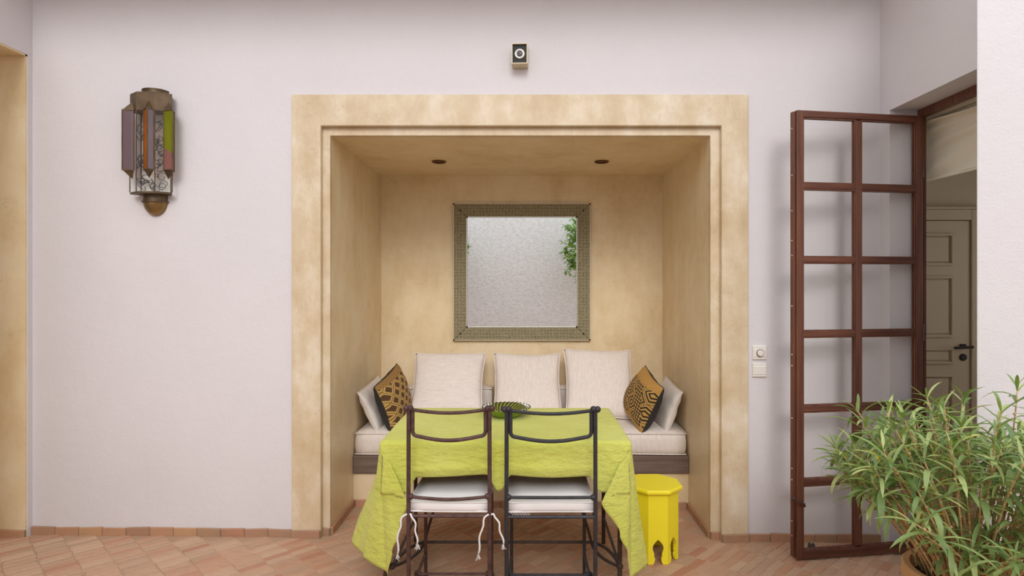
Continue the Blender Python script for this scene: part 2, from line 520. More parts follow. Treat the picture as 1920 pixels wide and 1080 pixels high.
# surround: broad outer band standing proud, narrow recessed inner band
OX0, OX1, OZ = -1.345, 1.273, 2.553
IX0, IX1, IZ = -1.178, 1.118, 2.368
def fr(mb, x0, x1, z, a0, a1, az, y0, y1):
    # portal frame: outer x0..x1 up to z, inner a0..a1 up to az
    P = [(x0,-.15),(a0,-.15),(a0,az),(a1,az),(a1,-.15),(x1,-.15),(x1,z),(x0,z)]
    n = len(P)
    mb.add([(x,y0,zz) for x,zz in P]+[(x,y1,zz) for x,zz in P],
           [tuple(range(n)), tuple(range(2*n-1,n-1,-1))]+[(i,(i+1)%n,n+(i+1)%n,n+i) for i in range(n)])
mb = MB(); fr(mb, OX0, OX1, OZ-.004, IX0, IX1, IZ, -.016, .02)
sur = tag(mb.build('trim_1', M['tadelakt'], bevel=.006), 'broad pale tan plaster surround framing the niche', kind='structure')
mb = MB(); fr(mb, IX0-.05, IX1+.05, IZ+.05, NXL, NXR, NZ, .02, .06)
mb.build('inner_band', M['tadelakt'], sur, bevel=.004)

# ---- left wall (opening close to the corner)
mb = MB()
mb.box(XL-.9, XL, -.034, .3, -.15, ROOF)
mb.box(XL-.9, XL, -.78, -.034, 2.767, ROOF)
mb.box(XL-.9, XL, -6.2, -.78, -.15, ROOF)
wl = tag(mb.build('wall_left', M['white_plaster'], fix=False), 'white side wall with a tan lined opening', kind='structure')
mb = MB().box(XL-.9, XL-.004, -.046, -.034, -.1, 2.767).box(XL-.9, XL-.004, -.78, -.034, 2.757, 2.767).box(XL-.9, XL-.004, -.78, -.77, -.1, 2.757)
tag(mb.build('trim_2', M['tadelakt_lightened']), 'tan polished plaster lining of the side opening', kind='structure')
tag(MB().box(XL-1.8, XL-1.7, -3, .3, -.15, ROOF).build('wall_passage', M['cream_plaster']), 'cream wall of the side passage', kind='structure')
tag(MB().box(XL-1.8, XL-.9, -3, .3, 2.9, 3.0).build('ceiling_passage_shade', M['cream_plaster']), 'unseen ceiling over the side passage, added for shade', kind='structure')  # out of view, added to keep light off the side opening

# ---- right wall with door opening, pier nearer the camera
DY0, DY1, DZ = -.093, -.82, 2.435
mb = MB()
mb.box(XR, XR+.19, DY0, .3, -.15, ROOF).box(XR, XR+.19, DY1, DY0, DZ, ROOF)
tag(mb.build('wall_right', M['white_plaster'], fix=False), 'white side wall above and behind the glazed door', kind='structure')
tag(MB().prism([(1.848,-1.0),(5.2,-1.0),(5.2,-.82),(2.034,-.82)], -.15, ROOF).build('wall_pier', M['white_plaster'], bevel=.012), 'rough white plaster pier beside the doorway', kind='structure')
tag(MB().box(5.1, 5.2, -6.0, -1.0, -.15, ROOF-.6).build('wall_courtyard_right', M['white_plaster']), 'white courtyard wall beyond the pier', kind='structure')
tag(MB().box(XL-.9, 5.2, -6.3, -6.0, -.15, 2.85).build('wall_opposite', M['stone_wall']), 'pale mottled stone courtyard wall reflected in the mirror', kind='structure')
# roof edge above the wall
tag(MB().box(XL-.9, 2.3, -.62, .3, ROOF, ROOF+.18).build('ceiling', M['white_plaster']), 'white eave above the courtyard wall', kind='structure')

# ---- room behind the door
mb = MB()
mb.box(2.224, 4.3, 1.1, 1.2, -.15, 2.9)
mb.box(4.2, 4.3, -1.05, 1.1, -.15, .8).box(4.2, 4.3, -1.05, 1.1, 2.3, 2.9).box(4.2, 4.3, -1.05, -.6, .8, 2.3).box(4.2, 4.3, .7, 1.1, .8, 2.3)  # unseen far wall; its window-sized gap is added to let sky brighten the room
mb.box(2.134, 2.224, .3, 1.1, -.15, 2.9)
tag(mb.build('wall_room', M['room_paint'], fix=False), 'dim greige walls of the room behind the door', kind='structure')
tag(MB().box(2.224, 4.3, -.82, 1.2, 2.9, 3.0).build('ceiling_room', M['room_paint']), 'ceiling of the room behind the door', kind='structure')

# ---- baseboards: a row of single bricks each
def base_run(name, label, p0, p1, nrm, h=.043, L=.137, top=None):
    """tiles along p0->p1 (xy) standing off the wall along nrm"""
    p0 = Vector(p0); p1 = Vector(p1); nrm = Vector(nrm); d = p1-p0; n = max(1, round(d.length/L)); t = d.normalized()
    root = empty(name, (p0.x, p0.y, floor_z(p0.x))); tag(root, label, kind='structure')
    for i in range(n):
        a = p0+d*(i/n)+t*.002; b = p0+d*((i+1)/n)-t*.002
        hh = h+rnd.uniform(-.003, .003); th = .014+rnd.uniform(-.0015, .0015)
        z0a, z0b = floor_z(a.x)-.01, floor_z(b.x)-.01
        dh = rnd.uniform(-.003,.003)
        vs = []
        for (q, zz, k) in ((a,z0a,hh+dh),(b,z0b,hh-dh)):
            for off in (0, th):
                w = q+nrm*off
                vs += [(w.x-p0.x, w.y-p0.y, zz-floor_z(p0.x)), (w.x-p0.x, w.y-p0.y, zz+k+.01-floor_z(p0.x))]
        m = MB().add(vs, [(0,1,3,2),(4,6,7,5),(0,4,5,1),(2,3,7,6),(1,5,7,3),(0,2,6,4)])
        m.build('tile', M['base_tile'], root, bevel=.003, seg=1)
    # grout behind
    a, b = p0, p1
    vs = []
    for q in (a, b):
        for off in (0, .009):
            w = q+nrm*off
            vs += [(w.x-p0.x, w.y-p0.y, floor_z(q.x)-.01-floor_z(p0.x)), (w.x-p0.x, w.y-p0.y, floor_z(q.x)+h-.004-floor_z(p0.x))]
    MB().add(vs, [(0,1,3,2),(4,6,7,5),(0,4,5,1),(2,3,7,6),(1,5,7,3),(0,2,6,4)]).build('grout', M['grey_mortar'], root)
base_run('baseboard_left', 'terracotta brick skirting under the lantern wall', (XL,0), (OX0,0), (0,-1))
base_run('baseboard_right', 'terracotta brick skirting behind the glazed door', (OX1,0), (XR,0), (0,-1))
base_run('baseboard_opening', 'terracotta brick skirting in the side opening', (XL-.85,-.046), (XL,-.046), (0,-1))
base_run('baseboard_surround_left', 'terracotta brick foot of surround on the lantern side', (OX0,-.016), (IX0,-.016), (0,-1), L=.17)
base_run('baseboard_surround_right', 'terracotta brick foot of surround by the yellow stool', (IX1,-.016), (OX1,-.016), (0,-1), L=.17)
base_run('baseboard_band_left', 'small terracotta brick foot of the inner band, lantern side', (IX0,.02), (NXL,.02), (0,-1))
base_run('baseboard_band_right', 'small terracotta brick foot of the inner band, stool side', (NXR,.02), (IX1,.02), (0,-1))
base_run('baseboard_niche_left', 'terracotta brick skirting on the niche wall, lantern side', (NXL,.02), (NXL,.486), (1,0))
base_run('baseboard_niche_right', 'terracotta brick skirting on the niche wall, stool side', (NXR,.02), (NXR,.486), (-1,0))
base_run('baseboard_bench', 'terracotta brick skirting along the foot of the bench', (NXL+.015,.486), (NXR-.015,.486), (0,-1))

# ================================================================ GLAZED DOOR LEAF
A = Vector((2.182, -.128)); B = Vector((1.437, -.245))
LW = (B-A).length; ang = math.atan2((B-A).y, (B-A).x)
leaf = tag(empty('door_1', (A.x, A.y, floor_z(1.8)+.012), ang), 'open brown wooden glazed door leaf with twelve clear panes', kind='structure')
DT, LH, ST = .036, 2.395, .038          # thickness, height, stile width
# local x runs from hinge to the free edge; the side seen by the camera is local +y (ang ~ 189 deg)
def dpart(name, x0, x1, z0, z1, mat='door_wood', t=DT, bev=.004):
    return MB().box(x0, x1, -t/2, t/2, z0, z1).build(name, M[mat], leaf, bevel=bev)
dpart('stile', 0, ST, 0, LH); dpart('stile', LW-ST, LW, 0, LH)
mid = LW*.515; mw = .0165
dpart('mullion', mid-mw, mid+mw, .05, LH-.04, t=DT-.006)
rows = [0.0, .405, .80, 1.20, 1.597, 1.992, LH]
rz = []
for i, z in enumerate(rows):
    h0, h1 = (0, .042) if i == 0 else ((-.036, 0) if i == 6 else (-.0155, .0155))
    rz.append((z+h0, z+h1))
    if i in (0, 6): dpart('rail', ST, LW-ST, z+h0, z+h1, 'door_wood_rail')
    else:
        for (a, b) in ((ST, mid-mw), (mid+mw, LW-ST)): dpart('rail', a, b, z+h0, z+h1, 'door_wood_rail', t=DT-.006)
for i in range(6):
    for (a, b) in ((ST, mid-mw), (mid+mw, LW-ST)):
        z0, z1 = rz[i][1], rz[i+1][0]
        p = MB().box(a, b, -.002, .002, z0, z1).build('pane', M['pane_glass'], leaf)
        g = MB(); w = .006
        for s in (1, -1):
            y0, y1 = (.003, .0125) if s > 0 else (-.0125, -.003)
            g.box(a, b, y0, y1, z0, z0+w).box(a, b, y0, y1, z1-w, z1).box(a, a+w, y0, y1, z0+w, z1-w).box(b-w, b, y0, y1, z0+w, z1-w)
        g.build('glazing_bead', M['door_wood'], p, fix=False)
# rabbet strip on the free edge, bolt lever, screws
MB().box(LW, LW+.014, -DT/2-.004, .002, .01, LH-.005).build('rabbet_strip', M['door_wood'], leaf, bevel=.002)
lev = MB().tube([(LW-.028,DT/2,.300),(LW-.028,DT/2+.02,.300)], .008, 8).tube([(LW-.034,DT/2+.02,.290),(LW-.01,DT/2+.022,.308),(LW+.03,DT/2+.022,.332)], .0055, 8)
lev.ball((LW+.034,DT/2+.022,.335), .011)
lev.build('bolt_lever', M['rust_iron'], leaf, smooth=True)
for z in (.12,.2,.42,.48,.75,1.03,1.09,1.35,1.62,1.7,1.86,2.05,2.3):
    MB().lathe([(.0001,.003),(.004,.002),(.0045,0)], 8).build('screw', M['steel'], leaf).matrix_local = Matrix.Translation((LW+.014, -.006, z)) @ Matrix.Rotation(PI/2, 4, 'Y')
for z in (.25, 1.2, 2.1):
    MB().tube([(-.006,DT/2-.004,z-.045),(-.006,DT/2-.004,z+.045)], .008, 10).build('hinge', M['rust_iron'], leaf, smooth=True, auto=.6)
# frame of the doorway
mb = MB()
mb.box(2.19, 2.224, DY0-.022, DY0, -.02, DZ).box(2.19, 2.224, DY1, DY1+.04, -.02, DZ).box(2.19, 2.224, DY1+.04, DY0-.022, DZ-.045, DZ)
tag(mb.build('trim_3', M['door_wood'], fix=False), 'brown wooden frame lining the doorway', kind='structure')

# cloth blind gathered at the head of the doorway
def blind(u, v):
    y = DY1+.03+(-.02-DY1-.03)*u
    z = 2.40-.345*v
    x = 2.285
    t = v
    fold = math.exp(-((t-.06)/.10)**2)*(.028*math.sin(44*t+5*u)+.012)
    fold += .012*math.exp(-((t-.28)/.2)**2)*math.sin(26*(t-.22*u)+1.0)
    sag = .022*math.sin(9*t-5*(1-u)**2*1.4)*(1-t)*(u**1.2)
    swag = .014*math.sin(16*(t-.55*(u-.1)**2))*u*t
    return (x-fold-sag*.8-swag, y, z-.018*math.sin(PI*u)*t*(1-t)*2)
bl = MB().grid(blind, 60, 60).build('window_blind', M['linen_h'], smooth=True)
bl.data.materials.clear(); simple('blind_cloth', (232,222,200), .9, bump=(120,.15,.003)); bl.data.materials.append(M['blind_cloth'])
md = bl.modifiers.new('solid', 'SOLIDIFY'); md.thickness = .003
tag(bl, 'cream cloth blind gathered up at the head of the doorway', 'blind')
hem = MB().box(2.279, 2.291, DY1+.03, -.02, 2.043, 2.06).build('hem', M['blind_cloth'], bl, bevel=.003)
MB().box(2.27, 2.31, DY1+.02, -.01, 2.39, 2.425).build('head_rail', M['blind_cloth'], bl, bevel=.003)

# panelled door in the room beyond
RY = 1.1
d2 = tag(empty('door_2', (2.93, RY, 0)), 'greige panelled interior door with dark lever handle', kind='structure')
MB().box(-.41, .40, -.03, -.002, 0, 1.935).build('slab', M['room_paint'], d2, bevel=.003)
mb = MB()
mb.box(-.50,-.415,-.045,-.001,0,2.02).box(.405,.49,-.045,-.001,0,2.02).box(-.415,.405,-.045,-.001,1.94,2.02)
mb.box(-.52,-.50,-.055,-.001,0,2.04).box(.49,.51,-.055,-.001,0,2.04).box(-.50,.49,-.055,-.001,2.02,2.04)
mb.build('casing', M['room_paint'], d2, bevel=.006, fix=False)
for (z0, z1) in ((1.60,1.84),(1.06,1.52),(.86,.98),(.16,.78)):
    m = MB()
    for k, (ins, yy) in enumerate(((0,-.048),(.035,-.040))):
        a, b, c, e = -.27+ins, .27-ins, z0+ins*.8, z1-ins*.8
        if k == 0:
            w = .018
            m.box(a,b,yy,-.03,c,c+w).box(a,b,yy,-.03,e-w,e).box(a,a+w,yy,-.03,c+w,e-w).box(b-w,b,yy,-.03,c+w,e-w)
        else: m.box(a,b,yy,-.03,c,e)
    m.build('panel', M['room_paint'], d2, bevel=.005, fix=False)
hd = MB().box(.325,.365,-.042,-.03,.975,1.01).tube([(.345,-.03,.99),(.345,-.085,.99)], .010, 10).tube([(.385,-.085,.992),(.345,-.085,.990),(.25,-.082,.985)], .010, 10)
hd.build('lever_handle', M['dark_handle'], d2, smooth=True, auto=.6)
MB().lathe([(.0001,.012),(.022,.012),(.027,.006),(.027,0)], 20).build('lock_rosette', M['dark_handle'], d2, smooth=True, auto=.6).matrix_local = Matrix.Translation((.348,-.03,.91)) @ Matrix.Rotation(PI/2, 4, 'X')

# rubber stop on the floor behind the glazed door
ds = empty('door_stop', (1.59, -.105, floor_z(1.59)))
tag(ds, 'small dark round door stop on the floor behind the glass', 'door stop')
MB().lathe([(.0001,.034),(.012,.034),(.017,.028),(.019,.016),(.019,.001)], 20).build('buffer', M['rubber'], ds, smooth=True, auto=.6)
MB().lathe([(.0001,.004),(.022,.004),(.023,0)], 20).build('base_plate', M['dark_handle'], ds, smooth=True, auto=.6)
MB().lathe([(.0001,.0365),(.005,.0355),(.006,.034)], 10).build('screw', M['steel'], ds)

# ================================================================ BENCH AND CUSHIONS
BY, BZ = .486, .34
bench = tag(empty('masonry_bench', ((NXL+NXR)/2, BY, floor_z(0))), 'built-in tan plaster bench with weathered wooden edge beam across the niche', 'bench')
hw = (NXR-NXL)/2
MB().box(-hw+.001, hw-.001, .001, NB-BY-.001, 0, BZ-.01).build('plaster_base', M['tadelakt_lightened'], bench)
MB().box(-hw+.002, hw-.002, -.016, .05, .222, BZ).build('edge_beam', M['fascia_wood'], bench, bevel=.006)

def cushion_box(name, label, cat, x0, x1, y0, y1, z0, z1, mat, puff=.02, group=None, piping=True):
    cx, cy, cz = (x0+x1)/2, (y0+y1)/2, z0
    root = empty(name, (cx, cy, cz)); tag(root, label, cat, group)
    a, b, h = (x1-x0)/2, (y1-y0)/2, z1-z0
    nx, ny, nz = max(6,int(a*28)), max(6,int(b*28)), 6
    bm = bmesh.new()
    r2 = random.Random(sum(map(ord,label)))
    ph = [r2.uniform(0,6) for _ in range(6)]
    m = MB()
    def warp(x, y, z):
        u, v, w = x/a, y/b, (z/h)*2-1
        bul = puff*(1-u**8)*(1-v**8)
        side = puff*.55*(1-w*w)
        r = .018
        X = x+side*u**9+.004*math.sin(9*y+7*z+ph[0]); Y = y+side*v**9+.006*math.sin(7*x+ph[1])*(abs(v)**3)
        Z = z+(bul*.7 if w > 0 else -0.0)*abs(w)**3+.004*math.sin(5*x+ph[2])*math.cos(6*y+ph[3])*(w > .5)
        # soften edges
        e = sum(1 for q in (abs(u) > .999, abs(v) > .999, abs(w) > .999) if q)
        if e >= 2:
            X -= r*.45*(u if abs(u) > .999 else 0); Y -= r*.45*(v if abs(v) > .999 else 0); Z -= r*.45*w if abs(w) > .999 else 0
        return (X, Y, max(0, Z))
    def lerp(p, q, t): return -p+2*p*t
    for zz in (0, h): m.grid(lambda s,t,zz=zz: warp(-a+2*a*s, -b+2*b*t, zz), nx, ny)
    for yy in (-b, b): m.grid(lambda s,t,yy=yy: warp(-a+2*a*s, yy, h*t), nx, nz)
    for xx in (-a, a): m.grid(lambda s,t,xx=xx: warp(xx, -b+2*b*s, h*t), ny, nz)
    o = m.build('cover', M[mat], root, smooth=True)
    if piping:
        for zz in (h*.97, h*.04):
            pts = [(x,-b) for x in [-a+2*a*i/24 for i in range(25)]]+[(a,y) for y in [-b+2*b*i/12 for i in range(1,13)]]
            pts += [(x,b) for x in [a-2*a*i/24 for i in range(1,25)]]+[(-a,y) for y in [b-2*b*i/12 for i in range(1,12)]]
            pp = []
            for x, y in pts:
                X, Y, Z = warp(x*.9985, y*.9985, zz); pp.append((X*1.0, Y*1.0, zz-.004 if zz > h/2 else zz+.004))
            MB().tube(pp, .0045, 6, closed=True).build('piping', M[mat], root, smooth=True)
    return root
cushion_box('seat_mattress', 'long cream linen seat mattress lying on the bench', 'cushion', NXL+.02, NXR-.02, BY-.012, NB-.012, BZ, .492, 'linen_v', .016)
cushion_box('back_cushion', 'low cream linen back cushion behind the pillow beside the brown diamond cushion', 'cushion', NXL+.03, -.262, NB-.155, NB-.012, .506, .675, 'linen_v', .01)
cushion_box('back_cushion', 'low cream linen back cushion behind the two pillows nearer the black patterned cushion', 'cushion', -.238, NXR-.03, NB-.155, NB-.012, .506, .675, 'linen_v', .01)

def pillow(name, label, W, H, T, c, e1, e2, mat, back=None, n=28, wr=.006, pinch=.06, group=None, seed=0, piping=None, droop=0):
    """square pillow: two puffed faces that meet in a seam; e1, e2 span it, front faces e1 x e2"""
    Mx = frame_matrix(c, e1, e2)
    root = empty(name, (0,0,0)); root.matrix_world = Mx; tag(root, label, 'cushion', group)
    r2 = random.Random(seed); ph = [r2.uniform(0,6.28) for _ in range(8)]
    def pt(s, t, sg):
        u, v = 2*s-1, 2*t-1
        x = u*W/2*(1-pinch*(1-v*v)*abs(u)); y = v*H/2*(1-pinch*(1-u*u)*abs(v))
        k = max(0,(1-u*u))**.42*max(0,(1-v*v))**.42
        z = sg*T/2*k*(1-.18*droop*v)
        edge = (abs(u)**6+abs(v)**6)
        z += sg*wr*k**.5*(math.sin(9*u*v+5*u+ph[0])*.5+math.sin(11*v-4*u+ph[1])*.35)*min(1, .3+edge)
        zb = .012*math.sin(2.2*u+ph[2])*math.cos(1.8*v+ph[3])
        return (x, y, z+zb)
    def face(sg, nm, mt):
        m = MB().grid(lambda s,t: pt(s,t,sg), n, n)
        if sg < 0: m.f = [tuple(reversed(f)) for f in m.f]
        me = m.mesh(nm, mt, True, fix=False)
        uv = me.uv_layers.new(name='UVMap')
        for lp in me.loops:
            i = lp.vertex_index % ((n+1)*(n+1)); uv.data[lp.index].uv = ((i % (n+1))/n, (i//(n+1))/n)
        o = bpy.data.objects.new(nm, me); COL.objects.link(o); o.parent = root
        return o
    if back is None:
        m = MB().grid(lambda s,t: pt(s,t,1), n, n); k0 = len(m.f)
        m.grid(lambda s,t: pt(s,t,-1), n, n); m.f = m.f[:k0]+[tuple(reversed(f)) for f in m.f[k0:]]
        o = m.build('cover', M[mat], root, smooth=True)
    else:
        face(1, 'front_cover', M[mat]); face(-1, 'back_cover', M[back])
    ring = [pt(i/n,0,0) for i in range(n)]+[pt(1,i/n,0) for i in range(n)]+[pt(1-i/n,1,0) for i in range(n)]+[pt(0,1-i/n,0) for i in range(n)]
    MB().tube(ring, .0045 if piping is None else .003, 6, closed=True).build('piping', M[piping or mat], root, smooth=True)
    return root
# three big pillows leaning on the back
BN = (0, .46, .80)
pillow('throw_pillow', 'big cream linen pillow with crosswise slubs, next to the brown diamond cushion', .535, .53, .17, (-.575, .955, .722), (1,0,0), (0,.30,.43), 'linen_h', seed=1, pinch=.075)
pillow('throw_pillow', 'cream linen pillow between the two other big pillows behind the bowl', .50, .53, .17, (.006, .955, .718), (1,0,.01), (0,.30,.43), 'linen_v', seed=2, pinch=.075)
pillow('throw_pillow', 'tallest cream linen pillow, next to the black patterned cushion', .505, .555, .18, (.530, .945, .734), (1,0,-.012), (0,.29,.44), 'linen_v', seed=3, pinch=.075)
# side pillows on the niche walls
pillow('side_pillow', 'oblong cream pillow lying against niche wall behind the brown diamond cushion', .60, .30, .11, (-1.05, .80, .62), (-.02,.98,.03), (-.42,0,.9), 'linen_v', seed=5, pinch=.04)
pillow('side_pillow', 'oblong cream pillow lying against niche wall behind the black patterned cushion', .60, .30, .11, (.977, .80, .62), (-.02,-.98,-.03), (.42,0,.9), 'linen_v', seed=6, pinch=.04)
# woven patterned cushions
pillow('patterned_cushion', 'brown and gold diamond patterned cushion with dark brown back', .45, .35, .18, (-.912, .69, .676), (.10,.95,.20), (-.24,-.06,.96), 'kuba_diamond', 'black_cloth', seed=7, piping='black_cloth', pinch=.05)
pillow('patterned_cushion', 'black and gold geometric patterned cushion with black back', .45, .35, .18, (.80, .69, .672), (.10,-.95,-.20), (.38,-.06,.90), 'kuba_black', 'black_cloth', seed=8, piping='black_cloth', pinch=.05)

# ================================================================ MIRROR
mx, mz, mr, mwid = -.0355, 1.553, .533, .108
mir = tag(empty('wall_mirror', (mx, NB, mz-mr)), 'square wall mirror in a broad embossed grey-gold metal frame', 'mirror')
def mside(rot):
    a, b = mr, mr-mwid
    P = [(-a,a),(-b,b),(b,b),(a,a)]
    R = Matrix.Rotation(rot, 2)
    m = MB(); pts = [R @ Vector(p) for p in P]
    vs = []
    for y, gz in ((-.001,0),(-.03,0)):
        for p in pts: vs.append((p.x, y, p.y+mr))
    # raised centre ridge
    m.add(vs, [(3,2,1,0),(4,5,6,7),(0,1,5,4),(1,2,6,5),(2,3,7,6),(3,0,4,7)])
    return m
for k in range(4):
    s = mside(k*PI/2).build('frame_side', M['embossed_metal'], mir, bevel=.003)
    for (o0, o1, yy) in ((mr-.006, mr, -.033), (mr-mwid, mr-mwid+.006, -.033)):
        R = Matrix.Rotation(k*PI/2, 2); pp = [R @ Vector(p) for p in ((-o1,o1),(-o0,o0),(o0,o0),(o1,o1))]
        MB().add([(p.x,y,p.y+mr) for y in (-.028,yy) for p in pp], [(3,2,1,0),(4,5,6,7),(0,1,5,4),(1,2,6,5),(2,3,7,6),(3,0,4,7)]).build('rim', M['beige_metal'] if o1 == mr else M['mirror_edge'], s)
gl_ = mr-mwid+.002
MB().box(-gl_, gl_, -.018, -.004, mr-gl_, mr+gl_).build('mirror_glass', M['mirror_glass'], mir)
for sx in (-1,1):
    for sz in (-1,1):
        for q in (mr-.004, mr-.054, mr-mwid+.002):
            MB().ball((sx*q, -.032, mr+sz*q), .007, 8).build('stud', M['stud'], mir, smooth=True)

# ================================================================ NICHE DOWNLIGHTS
for x, lab in ((-.606, 'round bronze downlight in niche ceiling towards the lantern side'), (.521, 'round bronze downlight in niche ceiling towards the glazed door side')):
    y = .717; zc = NZ-.018*(y-.02)/(NB+.13)
    dl = tag(empty('downlight', (x, y, zc)), lab, 'ceiling light')
    MB().lathe([(.034,0),(.05,0),(.05,-.006),(.044,-.010),(.034,-.008),(.034,0)], 28).build('ring', M['bronze'], dl, smooth=True, auto=.7)
    MB().lathe([(.0001,-.002),(.034,-.002),(.034,-.0005),(.0001,-.0005)], 28).build('lamp_face', M['bronze_dark'], dl, smooth=True, auto=.7)

# ================================================================ CUBE SPOTLIGHT ON WALL
sl = tag(empty('wall_spotlight', (-.034, 0, 2.70), math.radians(-3)), 'small beige cube wall spotlight with black recess above the niche', 'wall light')
w, h, d = .045, .115, .085
m = MB(); tkn = .005
m.box(-w,w,-d,-.004,0,tkn).box(-w,w,-d,-.004,h-tkn,h).box(-w,-w+tkn,-d,-.004,tkn,h-tkn).box(w-tkn,w,-d,-.004,tkn,h-tkn)
m.build('housing', M['beige_metal'], sl, fix=False)
MB().box(-w+.006,w-.006,-.004,.001,.006,h-.006).build('wall_plate', M['beige_metal'], sl)
MB().box(-w+tkn,w-tkn,-d+.012,-.004,tkn,h-tkn).build('recess', M['black_matte'], sl)
MB().lathe([(.014,.0),(.018,.006),(.026,.008),(.030,.003),(.030,-.004)], 28).build('reflector_ring', M['steel'], sl, smooth=True).matrix_local = Matrix.Translation((0,-d+.011,h/2)) @ Matrix.Rotation(PI/2, 4, 'X')
MB().lathe([(.0001,.003),(.010,.002),(.0145,-.001)], 20).build('bulb_lens', M['lamp_lens'], sl, smooth=True).matrix_local = Matrix.Translation((0,-d+.011,h/2)) @ Matrix.Rotation(PI/2, 4, 'X')

# ================================================================ SWITCHES
def switch(z, label, rotary):
    r = tag(empty('light_switch', (1.339, 0, z)), label, 'switch')
    MB().box(-.041,.041,-.010,.0,-.041,.041).build('plate', M['switch_white'], r, bevel=.004)
    MB().box(-.036,.036,-.014,-.010,-.026,.022).build('rocker', M['switch_white'], r, bevel=.002)
    MB().box(-.036,.036,-.0125,-.010,-.037,-.029).build('lower_strip', M['switch_white'], r, bevel=.0015)
    if rotary:
        Rm = Matrix.Translation((0,-.014,-.001)) @ Matrix.Rotation(PI/2, 4, 'X')
        MB().lathe([(.0001,.012),(.0165,.012),(.0185,.009),(.0185,0)], 28).build('knob', M['switch_white'], r, smooth=True, auto=.6).matrix_local = Rm
        MB().lathe([(.0185,0),(.0185,.004),(.0225,.004),(.0225,0)], 28).build('knob_ring', M['switch_ring'], r, smooth=True, auto=.6).matrix_local = Rm
switch(1.47-(661-530)/326, 'white dimmer switch with round knob, above the plain rocker', True)
switch(1.47-(693.5-530)/326, 'plain white rocker switch below the round dimmer knob', False)

# ================================================================ WALL LANTERN
LX = -2.128
lan = tag(empty('wall_lantern', (LX, 0, 1.86)), 'brass star-shaped wall lantern with mauve, amber and green glass and wire swirls', 'lantern')
def P2(r, deg):     # half-plan: 0 deg along +x, 90 deg out of the wall
    a = math.radians(deg); return (r*math.cos(a), -.74*r*math.sin(a))
z_ = lambda py: 1.47-(py-530)/334-1.86
zneck0, zneck1 = z_(172), z_(163); zband0, zband1 = z_(208), z_(173); zb = z_(359)
zw1, zw0, zt, zbt = z_(207), z_(319), z_(189), z_(335)
RB, RT_ = .121, .168
octp = [(-.085,0),(-.12,-.05),(-.052,-.10),(.052,-.10),(.12,-.05),(.085,0)]
def ring_prism(m, poly, z0, z1): return m.prism(list(reversed(poly)) if False else poly, z0, z1)
ring_prism(MB(), octp, zband0, zband1).build('crown_band', M['aged_brass'], lan, bevel=.002)
ring_prism(MB(), octp, zb-.012, zb).build('base_plate', M['aged_brass'], lan, bevel=.002)
MB().lathe([(.001,zneck1-.004),(.070,zneck1-.002),(.0735,zneck1),(.0735,zneck1-.006),(.0715,zneck1-.007),(.0715,zneck0-.006)], 24, (0,0,0), PI, 2*PI).build('neck', M['aged_brass'], lan, smooth=True, auto=.6)
zc0, zc1, zc2 = z_(361), z_(376), z_(402)
MB().lathe([(.066,zc0),(.066,zc1+.004)], 24, (0,0,0), PI, 2*PI).build('cup_collar', M['aged_brass'], lan, smooth=True)
MB().tube([(.069*math.cos(PI+PI*i/16),.069*math.sin(PI+PI*i/16),zc1) for i in range(17)], .005, 8).build('cup_ring', M['aged_brass'], lan, smooth=True)
hh = zc1-zc2
MB().lathe([(.065*math.cos(PI/2*i/10)+.0001, zc1-hh*math.sin(PI/2*i/10)) for i in range(11)], 24, (0,0,0), PI, 2*PI).build('cup_dome', M['brass_dome'], lan, smooth=True)
MB().box(-.084,.084,-.004,-.001,zb,zband1).build('back_plate', M['switch_white'], lan)
# clear panes between the points, with corner bars
for i in range(1, 4):
    a, b = Vector(octp[i]), Vector(octp[i+1])
panes = [(180,157.5),(157.5,112.5),(112.5,67.5),(67.5,22.5),(22.5,0)]
for i in range(5):
    a, b = Vector(octp[i]), Vector(octp[i+1]); t = (b-a).normalized(); nn = Vector((t.y,-t.x))
    q = [a+t*.003, b-t*.003]; 
    m = MB().add([(q[0].x,q[0].y,zb),(q[1].x,q[1].y,zb),(q[1].x,q[1].y,zband0),(q[0].x,q[0].y,zband0)], [(0,1,2,3)])
    m.build('clear_pane', M['clear_glass'], lan, fix=False)
for i in range(6):
    p = octp[i]; MB().tube([(p[0],p[1] if i not in (0,5) else -.004,zb),(p[0],p[1] if i not in (0,5) else -.004,zband0)], .0032, 6).build('corner_bar', M['aged_brass'], lan)
